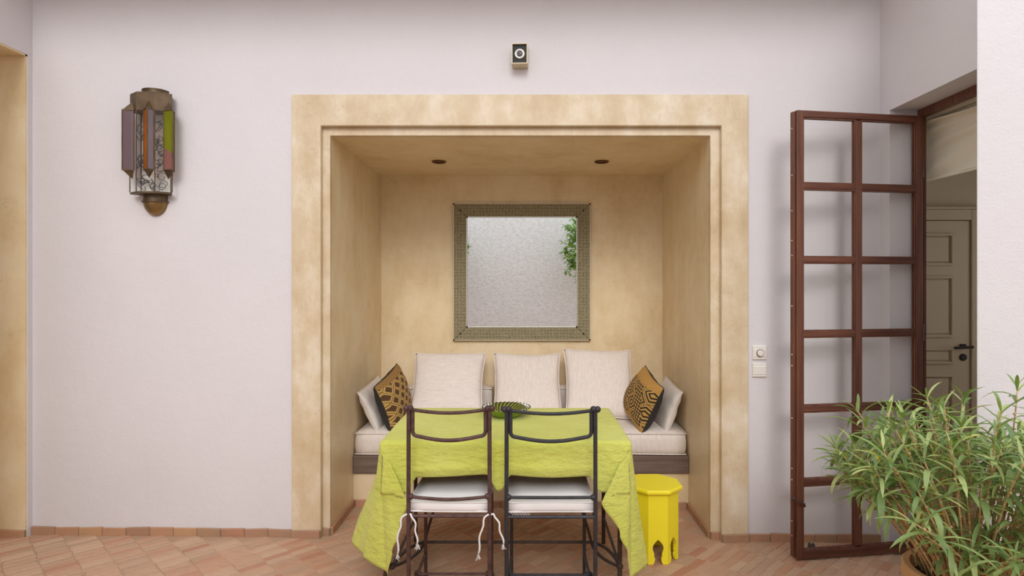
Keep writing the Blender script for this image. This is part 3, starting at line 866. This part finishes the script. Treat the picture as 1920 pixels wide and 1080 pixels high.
# star points: wedge of two coloured panes, pyramid caps above and below
cols = {135: ('amber_glass','mauve_glass'), 90: ('amber_glass','mauve_glass'), 45: ('green_glass','green_glass')}
STAR = {135: ((-.132,-.098),(-.121,-.044),(-.074,-.086),(-.094,-.067)), 90: ((.026,-.128),(-.010,-.1005),(.047,-.1005),(.02,-.098)), 45: ((.148,-.094),(.088,-.078),(.126,-.040),(.104,-.060))}
for dg in (135, 90, 45):
    tip, l, r, c = [Vector(q) for q in STAR[dg]]
    m = MB()
    ztop, zbot = zt, zbt
    m.add([(l.x,l.y,zw1),(tip.x,tip.y,zw1),(r.x,r.y,zw1),(c.x,c.y,ztop)], [(0,1,3),(1,2,3),(2,0,3),(0,2,1)])
    m.add([(l.x,l.y,zw0),(tip.x,tip.y,zw0),(r.x,r.y,zw0),(c.x,c.y,zbot)], [(0,3,1),(1,3,2),(2,3,0),(0,1,2)])
    for p in (l, tip, r): m.tube([(p.x,p.y,zw0),(p.x,p.y,zw1)], .0035, 6)
    for z in (zw0, zw1): m.tube([(l.x,l.y,z),(tip.x,tip.y,z),(r.x,r.y,z)], .004, 6)
    sp = m.build('star_point', M['aged_brass'], lan)
    for (p, q, key) in ((l, tip, cols[dg][0]), (tip, r, cols[dg][1])):
        if key == 'green_glass':
            zm0, zm1 = zw0+.13, zw0+.09
            MB().add([(p.x,p.y,zm0),(q.x,q.y,zm1),(q.x,q.y,zw1),(p.x,p.y,zw1)], [(0,1,2,3)]).build('green_pane', M['green_glass'], sp, fix=False)
            MB().add([(p.x,p.y,zw0),(q.x,q.y,zw0),(q.x,q.y,zm1),(p.x,p.y,zm0)], [(0,1,2,3)]).build('rose_pane', M['rose_glass'], sp, fix=False)
        else:
            MB().add([(p.x,p.y,zw0),(q.x,q.y,zw0),(q.x,q.y,zw1),(p.x,p.y,zw1)], [(0,1,2,3)]).build(key.split('_')[0]+'_pane', M[key], sp, fix=False)
# wire swirls behind the glass
r3 = random.Random(11); m = MB()
for k in range(46):
    cx, cz = r3.uniform(-.075,.075), r3.uniform(zb+.02, zband0-.04); yy = -.02-r3.uniform(0,.04)
    if abs(cx) > .05: yy = max(yy, -.035)
    ra, rb_ = r3.uniform(.008,.03), r3.uniform(.012,.05); rot = r3.uniform(0,PI); n = 14
    pts = []
    for i in range(n+1):
        a = 2*PI*i/n*r3.choice((1,1))*.92; sc = 1-.35*i/n
        x = ra*sc*math.cos(a); z = rb_*sc*math.sin(a)
        X = cx+x*math.cos(rot)-z*math.sin(rot); Z = cz+x*math.sin(rot)+z*math.cos(rot)
        X = max(-.088, min(.088, X)); Z = max(zb+.004, min(zband0-.004, Z))
        pts.append((X, yy+.004*math.sin(a*2), Z))
    m.tube(pts, .0019, 5)
m.build('wire_swirls', M['wire'], lan, fix=False)

# ================================================================ TABLE
TX0, TX1, TY0, TY1, TZ = -.656, .466, -.72, .0, .748
tcx, tcy = (TX0+TX1)/2, (TY0+TY1)/2
tab = tag(empty('dining_table', (tcx, tcy, floor_z(tcx))), 'wrought iron dining table with curved stretcher under the lime cloth', 'table')
tw, td = (TX1-TX0)/2, (TY1-TY0)/2
MB().box(-tw+.004, tw-.004, -td+.004, td-.004, TZ-.03, TZ-.004).build('tabletop', M['door_wood_rail'], tab, bevel=.004)
for sx in (-1,1):
    for sy in (-1,1):
        x1, y1 = sx*(tw-.03), sy*(td-.06)
        fx = x1-.05 if (sy < 0 and sx < 0) else x1
        dz = -0.0095*(fx)
        MB().tube([(x1,y1,TZ-.03),(x1,y1,.28),(fx,y1,dz+.001)], .011, 8).build('leg', M['table_iron'], tab, smooth=True, auto=.6)
for sy in (-1,1): MB().box(-tw+.06, tw-.06, sy*(td-.06)-.01, sy*(td-.06)+.01, TZ-.06, TZ-.03).build('apron_bar', M['table_iron'], tab)
jz = .13
MB().tube([(-.43,0,jz),(.43,0,jz)], .0075, 8).build('stretcher', M['table_iron'], tab, smooth=True, auto=.6)
for s in (-1,1):
    e = (s*(tw-.03), -td+.06, jz+.015)
    b = MB().tube(bez((s*.43,0,jz),(s*.47,-.02,jz),(s*.52,-.09,jz+.01),e), .008, 8).tube(bez((s*.43,0,jz),(s*.43,-.12,jz-.005),(s*.48,-.23,jz),e), .008, 8)
    b.ball(e, .016)
    b.build('stretcher_fork', M['table_iron'], tab, smooth=True, auto=.6)
    MB().tube(bez((s*.43,0,jz),(s*.40,0,.26),(s*.34,0,.42),(s*.22,0,TZ-.03)), .007, 8).build('brace', M['table_iron'], tab, smooth=True, auto=.6)
    MB().tube([(s*(tw-.03),-td+.06,jz+.015),(s*(tw-.03),td-.06,jz+.015)], .007, 8).build('side_bar', M['table_iron'], tab, smooth=True, auto=.6)

# ---- tablecloth draped over it
FO, SOL, SOR, BO = .235, .545, .575, .16     # overhang front, left, right, back
def interp(x, pts):
    if x <= pts[0][0]: return pts[0][1]
    for (x0, y0), (x1, y1) in zip(pts, pts[1:]):
        if x <= x1:
            t = (x-x0)/(x1-x0); t = t*t*(3-2*t); return y0+(y1-y0)*t
    return pts[-1][1]
FLARE = {-1: [(0,.14),(.15,.30),(.33,.37),(.55,.20),(.72,.10)], 1: [(0,.13),(.2,.11),(.45,.07),(.72,.05)]}   # outward slope of the side sheets
KIN = {-1: [(0,-.14),(.41,.09),(.5,.15),(.6,.25),(.9,.46),(1.25,.28),(1.5708,0)], 1: [(0,-.13),(.39,.03),(.5,.06),(.6,.15),(.9,.47),(1.25,.30),(1.5708,0)]}
PADS = ((-.515,-.160),(-.090,.305))     # the front sheet is bunched up on the two seat cushions
def lift(x):
    k = 0
    for a, b in PADS:
        t = min(1, max(0, (min(x-a, b-x)+.03)/.05)); k = max(k, t*t*(3-2*t))
    return k
KFW = [(0,.0),(.3,.10),(.6,.20),(.9,.27),(1.3,.23),(1.5708,.16)]
def cloth():
    m = MB()
    du = .0125
    xs0, xs1, ys0, ys1 = TX0-SOL, TX1+SOR, TY0-FO, TY1+BO
    nx, ny = int((xs1-xs0)/du), int((ys1-ys0)/du)
    def edge_r(o): # soft bend over the table edge: returns (out, down)
        R = .012; L = R*PI/2
        if o < L: a = o/R; return R*math.sin(a), R*(1-math.cos(a))
        return R, R+(o-L)
    def f(s, t):
        x, y = xs0+(xs1-xs0)*s, ys0+(ys1-ys0)*t
        ax = (TX0-x) if x < TX0 else ((x-TX1) if x > TX1 else 0); sx = -1 if x < TX0 else 1
        ay = (TY0-y) if y < TY0 else ((y-TY1) if y > TY1 else 0); sy = -1 if y < TY0 else 1
        bx, by = min(max(x,TX0),TX1), min(max(y,TY0),TY1)
        zt = TZ+.0015*math.sin(11*x+3)*math.sin(13*y)
        if ax == 0 and ay == 0: return (x, y, zt)
        if ax == 0 or ay == 0:
            o = ax+ay; out, dn = edge_r(o)
            if ay:
                w = (.010+.012*math.sin(6.5*x+1.3)**2+.005*math.sin(15*x))*min(1,o/.15)
                e = max(0, 1-min(x-TX0, TX1-x)/.14)
                if sy < 0: w = w*(1-e)+.16*o*e
                else: w = min(w, .012)
                if sy < 0:
                    q = lift(x); g = min(1, o/.2)
                    dn *= 1-.335*q*g; w += .012*q*math.sin(PI*min(1,o/FO))+.004*q*math.sin(40*o)
                return (x, by+sy*(out+w), zt-dn-.004*math.sin(9*x)*(o/.2))
            k = interp(y-TY0, FLARE[sx])*min(1,(o/.5))**.3
            off = k*o+.008*math.sin(13*y+o*6)*min(1,o/.3)*min(1,(y-TY0)/.1)
            return (bx+sx*(out+off), y, zt-dn*math.sqrt(max(.05,1-k*k)))
        r = math.hypot(ax, ay); th = math.atan2(ay, ax)      # 0: side sheet, pi/2: front/back sheet
        out, dn = edge_r(r)
        if sy < 0:
            k = interp(th, KIN[sx]); fw = interp(th, KFW)
            if th == 0: k = -FLARE[sx][0][1]
            k *= min(1,(r/.5))**.3 if k < 0 else min(1, r/.12)
        else:
            k = -interp(TY1-TY0, FLARE[sx])*(1-th/(PI/2))*min(1,(r/.5))**.3; fw = .02*th
        h = math.sqrt(max(.05, 1-k*k-fw*fw))
        X = bx+sx*(out*math.cos(th)-k*r); Y = by+sy*(out*math.sin(th)+fw*r)
        return (X, Y, zt-dn*h)
    m.grid(f, nx, ny)
    return m
cl = cloth().build('tablecloth', M['lime_cloth'], smooth=True, fix=False)
md = cl.modifiers.new('solid', 'SOLIDIFY'); md.thickness = .002; md.offset = 1
tag(cl, 'lime green cloth hanging to long points over the dining table', 'tablecloth')

# ---- bowl
bw = tag(empty('bowl', (-.108, -.235, TZ+.003)), 'shallow green glazed bowl with dark radial stripes on the lime cloth', 'bowl')
MB().lathe([(.055,.004),(.058,0),(.05,0),(.0001,.003)], 40).build('foot', M['green_glaze'], bw, smooth=True)
MB().lathe([(.056,.003),(.085,.018),(.112,.038),(.127,.05),(.128,.053)], 48).build('outside', M['green_glaze'], bw, smooth=True)
MB().lathe([(.128,.053),(.125,.0545),(.108,.042),(.082,.024),(.05,.011),(.0001,.008)], 48).build('inside', M['striped_glaze'], bw, smooth=True)
m = MB()
for k in range(34):
    a = 2*PI*k/34; m.ball((.1275*math.cos(a), .1275*math.sin(a), .0535), .0042, 6)
simple('rim_glaze', (74,74,48), .35); m.build('beaded_rim', M['rim_glaze'], bw, smooth=True, fix=False)

# ================================================================ CHAIRS
def chair(cx, cy, W, mat, label, rot=0, sag=.012):
    z0 = floor_z(cx)
    c = tag(empty('iron_chair', (cx, cy, z0), rot), label, 'chair')
    mt = M[mat]; w = W/2; D = .375; R = .0092
    HB = .917; HU = .79; HM = .535; HS = .45
    for s in (-1,1):
        MB().tube([(s*w,0,.001),(s*(w+.001),0,HS),(s*w,-.002,HB)], R, 10).build('back_post', mt, c, smooth=True, auto=.6)
        MB().ball((s*w-.008*s,-.004,HB+.003), .0145).ball((s*w+.010*s,-.002,HB+.002), .0145).build('finial', mt, c, smooth=True)
        leg = MB().tube([(s*(w-.012),D,.012),(s*(w-.012),D,HS)], R*.9, 10); leg.build('front_leg', mt, c, smooth=True, auto=.6)
        MB().ball((s*(w-.012),D,.013), .0145).build('ball_foot', mt, c, smooth=True)
        MB().ball((s*w,0,.016), .015).build('ball_foot', mt, c, smooth=True)
        MB().tube([(s*w,0,.118),(s*(w-.006),D/2,.112),(s*(w-.012),D,.118)], .007, 8).build('side_stretcher', mt, c, smooth=True, auto=.6)
        MB().tube([(s*w,0,HS),(s*(w-.012),D,HS)], .008, 8).build('seat_bar', mt, c, smooth=True, auto=.6)
        sc = MB()
        pts = [(s*(w-.012), D/2-.004, .113+.0) for _ in range(1)]
        for q in (.016, .008):
            sc.tube([(s*(w-.010)+q*math.cos(2*PI*i/14), D/2-.012, .113+q*math.sin(2*PI*i/14)) for i in range(14)], .0045, 6, closed=True)
        sc.build('scroll', mt, c, smooth=True)
        MB().ball((s*(w-.009),0,HM), .0135).build('collar', mt, c, smooth=True)
    def rail(z, dip, r, n=16, back=.0):
        return [(-w+2*w*i/n, -back*math.sin(PI*i/n), z-dip*math.sin(PI*i/n)) for i in range(n+1)]
    MB().tube(rail(HB-.002, .012 if sag else 0, .0078, back=.02), .0078, 10).build('top_rail', mt, c, smooth=True, auto=.6)
    # slung loop below the top rail
    xi = w-.017; rr = .022; pts = [(-xi,0,HB-.004),(-xi,0,HU+.03)]
    pts += [(-xi+rr*(1-math.cos(a)),0,HU+.03-rr*math.sin(a)) for a in [PI/2*i/5 for i in range(1,6)]]
    nn = 14
    for i in range(1, nn): 
        t = i/nn; pts.append((-xi+rr+(2*xi-2*rr)*t, -.02*math.sin(PI*t), HU+.008-.014*math.sin(PI*t)))
    pts += [(-p[0],p[1],p[2]) for p in reversed(pts[:7])]
    MB().tube(pts, .0085, 10).build('back_loop', mt, c, smooth=True, auto=.6)
    MB().tube(rail(HM, sag, .0072), .0075, 10).build('lower_rail', mt, c, smooth=True, auto=.6)
    for y in (0, D):
        ww = w if y == 0 else w-.012
        MB().tube([(-ww,y,HS),(ww,y,HS)], .008, 8).build('seat_bar', mt, c, smooth=True, auto=.6)
    for k in range(3):
        y = D*(k+1)/4; MB().tube([(-w+.005,y,HS),(w-.005,y,HS)], .005, 6).build('seat_slat', mt, c, smooth=True, auto=.6)
    MB().tube([(-w+.01,D/2-.012,.113),(w-.01,D/2-.012,.113)], .006, 8).build('cross_bar', mt, c, smooth=True, auto=.6)
    return c
CY = -.847
C1, W1, C2, W2 = -.337, .352, .107, .386
ch1 = chair(C1, CY, W1, 'rust_iron', 'rust brown wrought iron chair with slung back rails', 0, .013)
ch2 = chair(C2, CY, W2, 'charcoal_iron', 'charcoal black wrought iron chair with slung back rails', 0, .001)

def seat_pad(cx, W, label, ties):
    z0 = floor_z(cx)+.460
    r = cushion_box('seat_cushion', label, 'cushion', cx-W/2+.004, cx+W/2-.004, CY+.014, CY+.425, z0, z0+.052, 'white_cotton', .012)
    lip = r
    w = W/2; yb = -.213
    if ties:
        for s in (-1,1):
            x0 = s*w*.93; m = MB()
            k = MB().ball((s*(w+.004), yb-.006, -.004), .008)
            k.build('tie_knot', M['white_cord'], r, smooth=True)
            for (q, L, dx) in ((0, .17, -.03 if s < 0 else -.04), (1, .125, .03 if s < 0 else .045)):
                xs = s*(w+.004); sg = -1 if q == 0 else 1
                pts = bez((xs, yb-.008, -.002), (xs+sg*.03, yb-.02, .012), (xs+sg*.035+dx*.2, yb-.022, -L*.5), (xs+dx+sg*.012, yb-.02, -L), 14)
                pts = [p+Vector((.004*math.sin(i*1.1),0,0)) for i, p in enumerate(pts)]
                MB().tube(pts, .0042, 8).build('tie_cord', M['white_cord'], r, smooth=True)
                e = pts[-1]; fz = MB(); r4 = random.Random(int(L*1000)+s)
                for _ in range(9):
                    fz.tube([e, e+Vector((r4.uniform(-.008,.008), r4.uniform(-.006,.006), -r4.uniform(.004,.02))), e+Vector((r4.uniform(-.014,.014), r4.uniform(-.008,.008), -r4.uniform(.012,.03)))], .0009, 4)
                fz.build('tie_fray', M['white_cord'], r, fix=False)
    else:
        fz = MB(); r4 = random.Random(3)
        for i in range(7):
            x = -w*.9+i*.012; p = Vector((x, yb+.006, .002))
            fz.tube(bez(p, p+Vector((.01,-.012,-.01)), p+Vector((.02,-.014,.0)), p+Vector((r4.uniform(0,.03),-.014,-.014)), 6), .0011, 4)
        fz.build('loose_threads', M['white_cord'], r, fix=False)
seat_pad(C1, W1, 'white cotton seat cushion tied with cords to the rust brown chair', True)
seat_pad(C2, W2, 'white cotton seat cushion without cords on the charcoal black chair', False)

# ================================================================ YELLOW STOOL
st = tag(empty('side_stool', (.690, -.19, floor_z(.690)+.001)), 'bright yellow octagonal wooden stool with arched cut-outs', 'stool')
def octa(R, rot=PI/8): return [(R*math.cos(rot+PI/4*i), R*math.sin(rot+PI/4*i)) for i in range(8)]
k8 = 1/math.cos(PI/8)
H = .392
m = MB()
rings = [(.137,H-.026),(.145,H-.019),(.145,H-.006),(.139,H)]
vs = []
for r, z in rings: vs += [(x,y,z) for x,y in octa(r*k8)]
fs = [tuple(range(7,-1,-1)), tuple(range(24,32))]
for j in range(3): fs += [(j*8+i, j*8+(i+1)%8, (j+1)*8+(i+1)%8, (j+1)*8+i) for i in range(8)]
m.add(vs, fs).build('stool_top', M['yellow_paint'], st, bevel=.003)
Rf = .1235; half = Rf*math.tan(PI/8); hb = H-.026
ap = [(.029,0),(.0215,.010),(.0185,.022),(.0185,.036),(.022,.046),(.027,.049),(.0225,.052),(.0225,.062),(.0275,.076),(.0310,.090),(.0305,.102),(.026,.114),(.016,.128),(.006,.138)]
ap = [(x*.92, z*.9) for x, z in ap]
poly = [(-half,0)]+[(-x,z) for x,z in ap]+[(0,ap[-1][1]+.006)]+[(x,z) for x,z in reversed(ap)]+[(half,0),(half,hb),(-half,hb)]
inn = half-.0125*math.tan(PI/8)
for k in range(8):
    a = PI/4*k-PI/2
    nrm = Vector((math.cos(a), math.sin(a), 0)); tx = Vector((-math.sin(a), math.cos(a), 0))
    n = len(poly)
    o_ = [nrm*Rf+tx*p+Vector((0,0,z)) for p, z in poly]
    i_ = [nrm*(Rf-.0125)+tx*(max(-inn,min(inn,p)))+Vector((0,0,z)) for p, z in poly]
    MB().add(o_+i_, [tuple(range(n)), tuple(range(2*n-1,n-1,-1))]+[(i,n+i,n+(i+1)%n,(i+1)%n) for i in range(n)]).build('side_panel', M['yellow_paint'], st)

# ================================================================ POTTED SHRUB
PX, PY = 1.595, -1.30
pz = floor_z(PX)
sh = tag(empty('potted_shrub', (PX, PY, pz)), 'big leafy shrub with narrow green leaves and tan stems in a terracotta pot', 'potted plant')
PR, PH = .205, .445
MB().lathe([(.0001,0),(.135,0),(.15,.02),(.185,.25),(.198,PH-.06),(.198,PH-.055),(PR,PH-.05),(PR,PH-.006),(PR-.006,PH),(PR-.026,PH),(PR-.03,PH-.008),(.17,PH-.06),(.0001,PH-.06)], 44).build('pot', M['terracotta_pot'], sh, smooth=True, auto=.6)
MB().lathe([(.0001,PH-.045),(.10,PH-.04),(.172,PH-.05)], 32).build('soil', M['soil'], sh, smooth=True)
rs = random.Random(23)
def leaf_mesh(L, W, curl, name='leaf', mat='leaf', fold=.25, seg=6):
    m = MB(); vs = []
    for i in range(seg+1):
        t = i/seg; w = W*(math.sin(PI*min(1,t*.93+.04))**.8)*(.95 if t < .99 else .1)
        a = curl*t; x = L*(math.sin(a)/curl if abs(curl) > 1e-3 else t); z = -L*((1-math.cos(a))/curl if abs(curl) > 1e-3 else 0)
        vs += [(x,-w/2,z+w*fold), (x,0,z), (x,w/2,z+w*fold)]
    fs = []
    for i in range(seg):
        for j in range(2): a = i*3+j; fs.append((a, a+3, a+4, a+1))
    return m.add(vs, fs)
lm = [leaf_mesh(L, W, c) for (L,W,c) in ((.105,.0135,.5),(.12,.015,1.2),(.10,.013,1.8),(.13,.0145,.9),(.075,.011,.2),(.115,.017,2.2))]
lmesh = [m.mesh('leaf', M['leaf'], True, fix=False) for m in lm]
placed = []
stems = []
def stem_curve(tx, ty, tz, bx, by):
    p0 = Vector((bx, by, PH-.06)); p3 = Vector((tx, ty, tz))
    d = p3-p0
    p1 = p0+Vector((d.x*.22, d.y*.22, d.z*.40)); p2 = p0+Vector((d.x*.66+rs.uniform(-.03,.03), d.y*.66+rs.uniform(-.03,.03), d.z*.74))
    return bez(p0, p1, p2, p3, 12)
NS = 138
for k in range(NS):
    a = rs.uniform(0, 2*PI); q = math.sqrt(rs.random())
    ex = math.cos(a)*q; ey = math.sin(a)*q
    tx = ex*.47-.03; ty = ey*.36-.04
    tz = PH+.69*(1-.30*q*q)*rs.uniform(.60, 1.04)
    if rs.random() < .16: tz = PH+rs.uniform(.10,.36); tx *= .8; ty = -abs(ty)-.05
    if rs.random() < .07: tx = -.40+rs.uniform(-.06,.06); tz = PH+rs.uniform(.20,.46)
    if ty > .17 and tx > .17: ty = .15
    bx, by = ex*.12+rs.uniform(-.03,.03), ey*.12+rs.uniform(-.03,.03)
    stems.append((stem_curve(tx, ty, tz, bx, by), k))
for pts, k in stems:
    m = MB()
    m.tube(pts, .0046*rs.uniform(.8,1.3), 6, r1=.0022)
    for p in pts[2:-1]:      # leaf scars
        if rs.random() < .75: m.ball(p+Vector((rs.uniform(-.003,.003), rs.uniform(-.003,.003), 0)), .0058*rs.uniform(.7,1.1), 6)
    m.build('stem', M['stem'], sh, smooth=True, fix=False)
    L = len(pts)
    def at(t):
        f = t*(L-1); i = min(int(f), L-2); return pts[i].lerp(pts[i+1], f-i), (pts[i+1]-pts[i]).normalized()
    nl = rs.randint(9, 13); ga = rs.uniform(0, 6.28)
    for j in range(nl):
        t = 1-(j/nl)**1.4*rs.uniform(.24,.40); p, tg = at(t)
        ga += 2.4; el = .95-1.15*(j/nl)+rs.uniform(-.25,.25)   # upright at the tip, drooping lower down
        sc = (.55+.6*min(1,(j+1)/5))*rs.uniform(.8,1.2)
        v = Vector((math.cos(ga)*math.cos(el), math.sin(ga)*math.cos(el), math.sin(el)))
        v = (v+tg*.35).normalized()
        if p.y+v.y*.14*sc > .235 and p.x+v.x*.14 > .22: v.y = -abs(v.y)*.5-.05; v.normalize()
        side = v.cross(Vector((0,0,1)));
        if side.length < .05: side = Vector((1,0,0))
        side.normalize(); up = side.cross(v)
        if up.z < 0: up = -up; 
        side = up.cross(v)
        Mx = Matrix.Identity(4)
        for i in range(3): Mx[i][0], Mx[i][1], Mx[i][2], Mx[i][3] = v[i]*sc, side[i]*sc, up[i]*sc, p[i]
        idx = rs.choice((0,3,4) if j < 4 else (0,1,2,3,5))
        placed.append((Mx, idx, sc))
# the largest-looking 300 leaves are single parts
def leaf_key(it):
    Mx, idx, sc = it; p = Mx.translation+Vector((PX,PY,pz)); d = p.y-CAMY
    px, py = 987+p.x*F/d, 530+(CAMZ-p.z)*F/d
    vis_ = 1 if (px < 1930 and py < 1085) else 0
    return (vis_, sc/d)
placed.sort(key=leaf_key, reverse=True)
for (Mx, idx, sc) in placed[:300]:
    o = bpy.data.objects.new('leaf', lmesh[idx]); COL.objects.link(o); o.parent = sh; o.matrix_local = Mx
m = MB()
for (Mx, idx, sc) in placed[300:]:
    m.add([Mx @ Vector(v) for v in lm[idx].v], lm[idx].f)
tag(m.build('foliage', M['leaf'], sh, smooth=True, fix=False), 'further narrow green leaves', kind='stuff')

# ================================================================ COURTYARD PLANTS SEEN IN THE MIRROR
def courtyard_tree(name, label, x, y, z0, z1, cr, n, seed, hc):
    r = tag(empty(name, (x, y, floor_z(x))), label, 'tree')
    q = random.Random(seed)
    MB().lathe([(.0001,0),(.15,0),(.19,.30),(.2,.36),(.17,.36),(.16,.30),(.0001,.30)], 28).build('pot', M['terracotta_pot'], r, smooth=True, auto=.6)
    MB().tube(bez((0,0,.30),(-.12,0,.7),(-.22,.02,1.1),(hc,0,z0+.25)), .02, 8, r1=.012).build('trunk', M['tree_stem'], r, smooth=True)
    m = MB(); lf = leaf_mesh(.115, .042, .6, fold=.12)
    tw_ = MB()
    cz = (z0+z1)/2; ch = (z1-z0)/2
    for k in range(n):
        a = q.uniform(0,2*PI); b = math.acos(q.uniform(-1,1)); rad = q.uniform(.5,1)**.6
        c = Vector((cr*rad*math.sin(b)*math.cos(a)+hc*.3, cr*rad*math.sin(b)*math.sin(a)*.8, cz+ch*rad*math.cos(b)))
        tw_.tube([c, c*.8+Vector((0,0,cz*.2))], .004, 4)
        for j in range(6):
            ga = j*2.4+q.uniform(0,1); el = q.uniform(-.5,.9)
            v = Vector((math.cos(ga)*math.cos(el), math.sin(ga)*math.cos(el), math.sin(el)))
            sd = v.cross(Vector((0,0,1))).normalized(); up = sd.cross(v); s = q.uniform(.7,1.2)
            Mx = Matrix.Identity(4)
            for i in range(3): Mx[i][0], Mx[i][1], Mx[i][2], Mx[i][3] = v[i]*s, sd[i]*s, up[i]*s, c[i]
            m.add([Mx @ Vector(p) for p in lf.v], lf.f)
    tag(m.build('crown', M['tree_leaf'], r, smooth=True, fix=False), 'glossy green leaves', kind='stuff')
    tw_.build('twigs', M['twig_green'], r, fix=False)
courtyard_tree('courtyard_tree', 'green leafy small tree by the pale courtyard wall, large in the mirror', 1.16, -5.25, 1.40, 2.85, .52, 300, 3, -.05)
courtyard_tree('courtyard_tree', 'green leafy small tree by the pale courtyard wall, only its leaf edge in the mirror', -1.52, -5.25, 1.55, 2.5, .43, 220, 9, .05)

# ---------------------------------------------------------------- groups of look-alikes
for pre, g in (('throw_pillow','big linen pillows on the bench'), ('side_pillow','oblong pillows on the niche side walls'), ('patterned_cushion','woven patterned cushions on the bench'),
               ('back_cushion','low back cushions on the bench'), ('iron_chair','iron chairs at the table'), ('seat_cushion','white seat cushions on the chairs'),
               ('downlight','downlights in the niche ceiling'), ('light_switch','switches beside the niche'), ('courtyard_tree','small trees by the courtyard wall')):
    for o in bpy.data.objects:
        if o.parent is None and o.name.split('.')[0] == pre: o['group'] = g
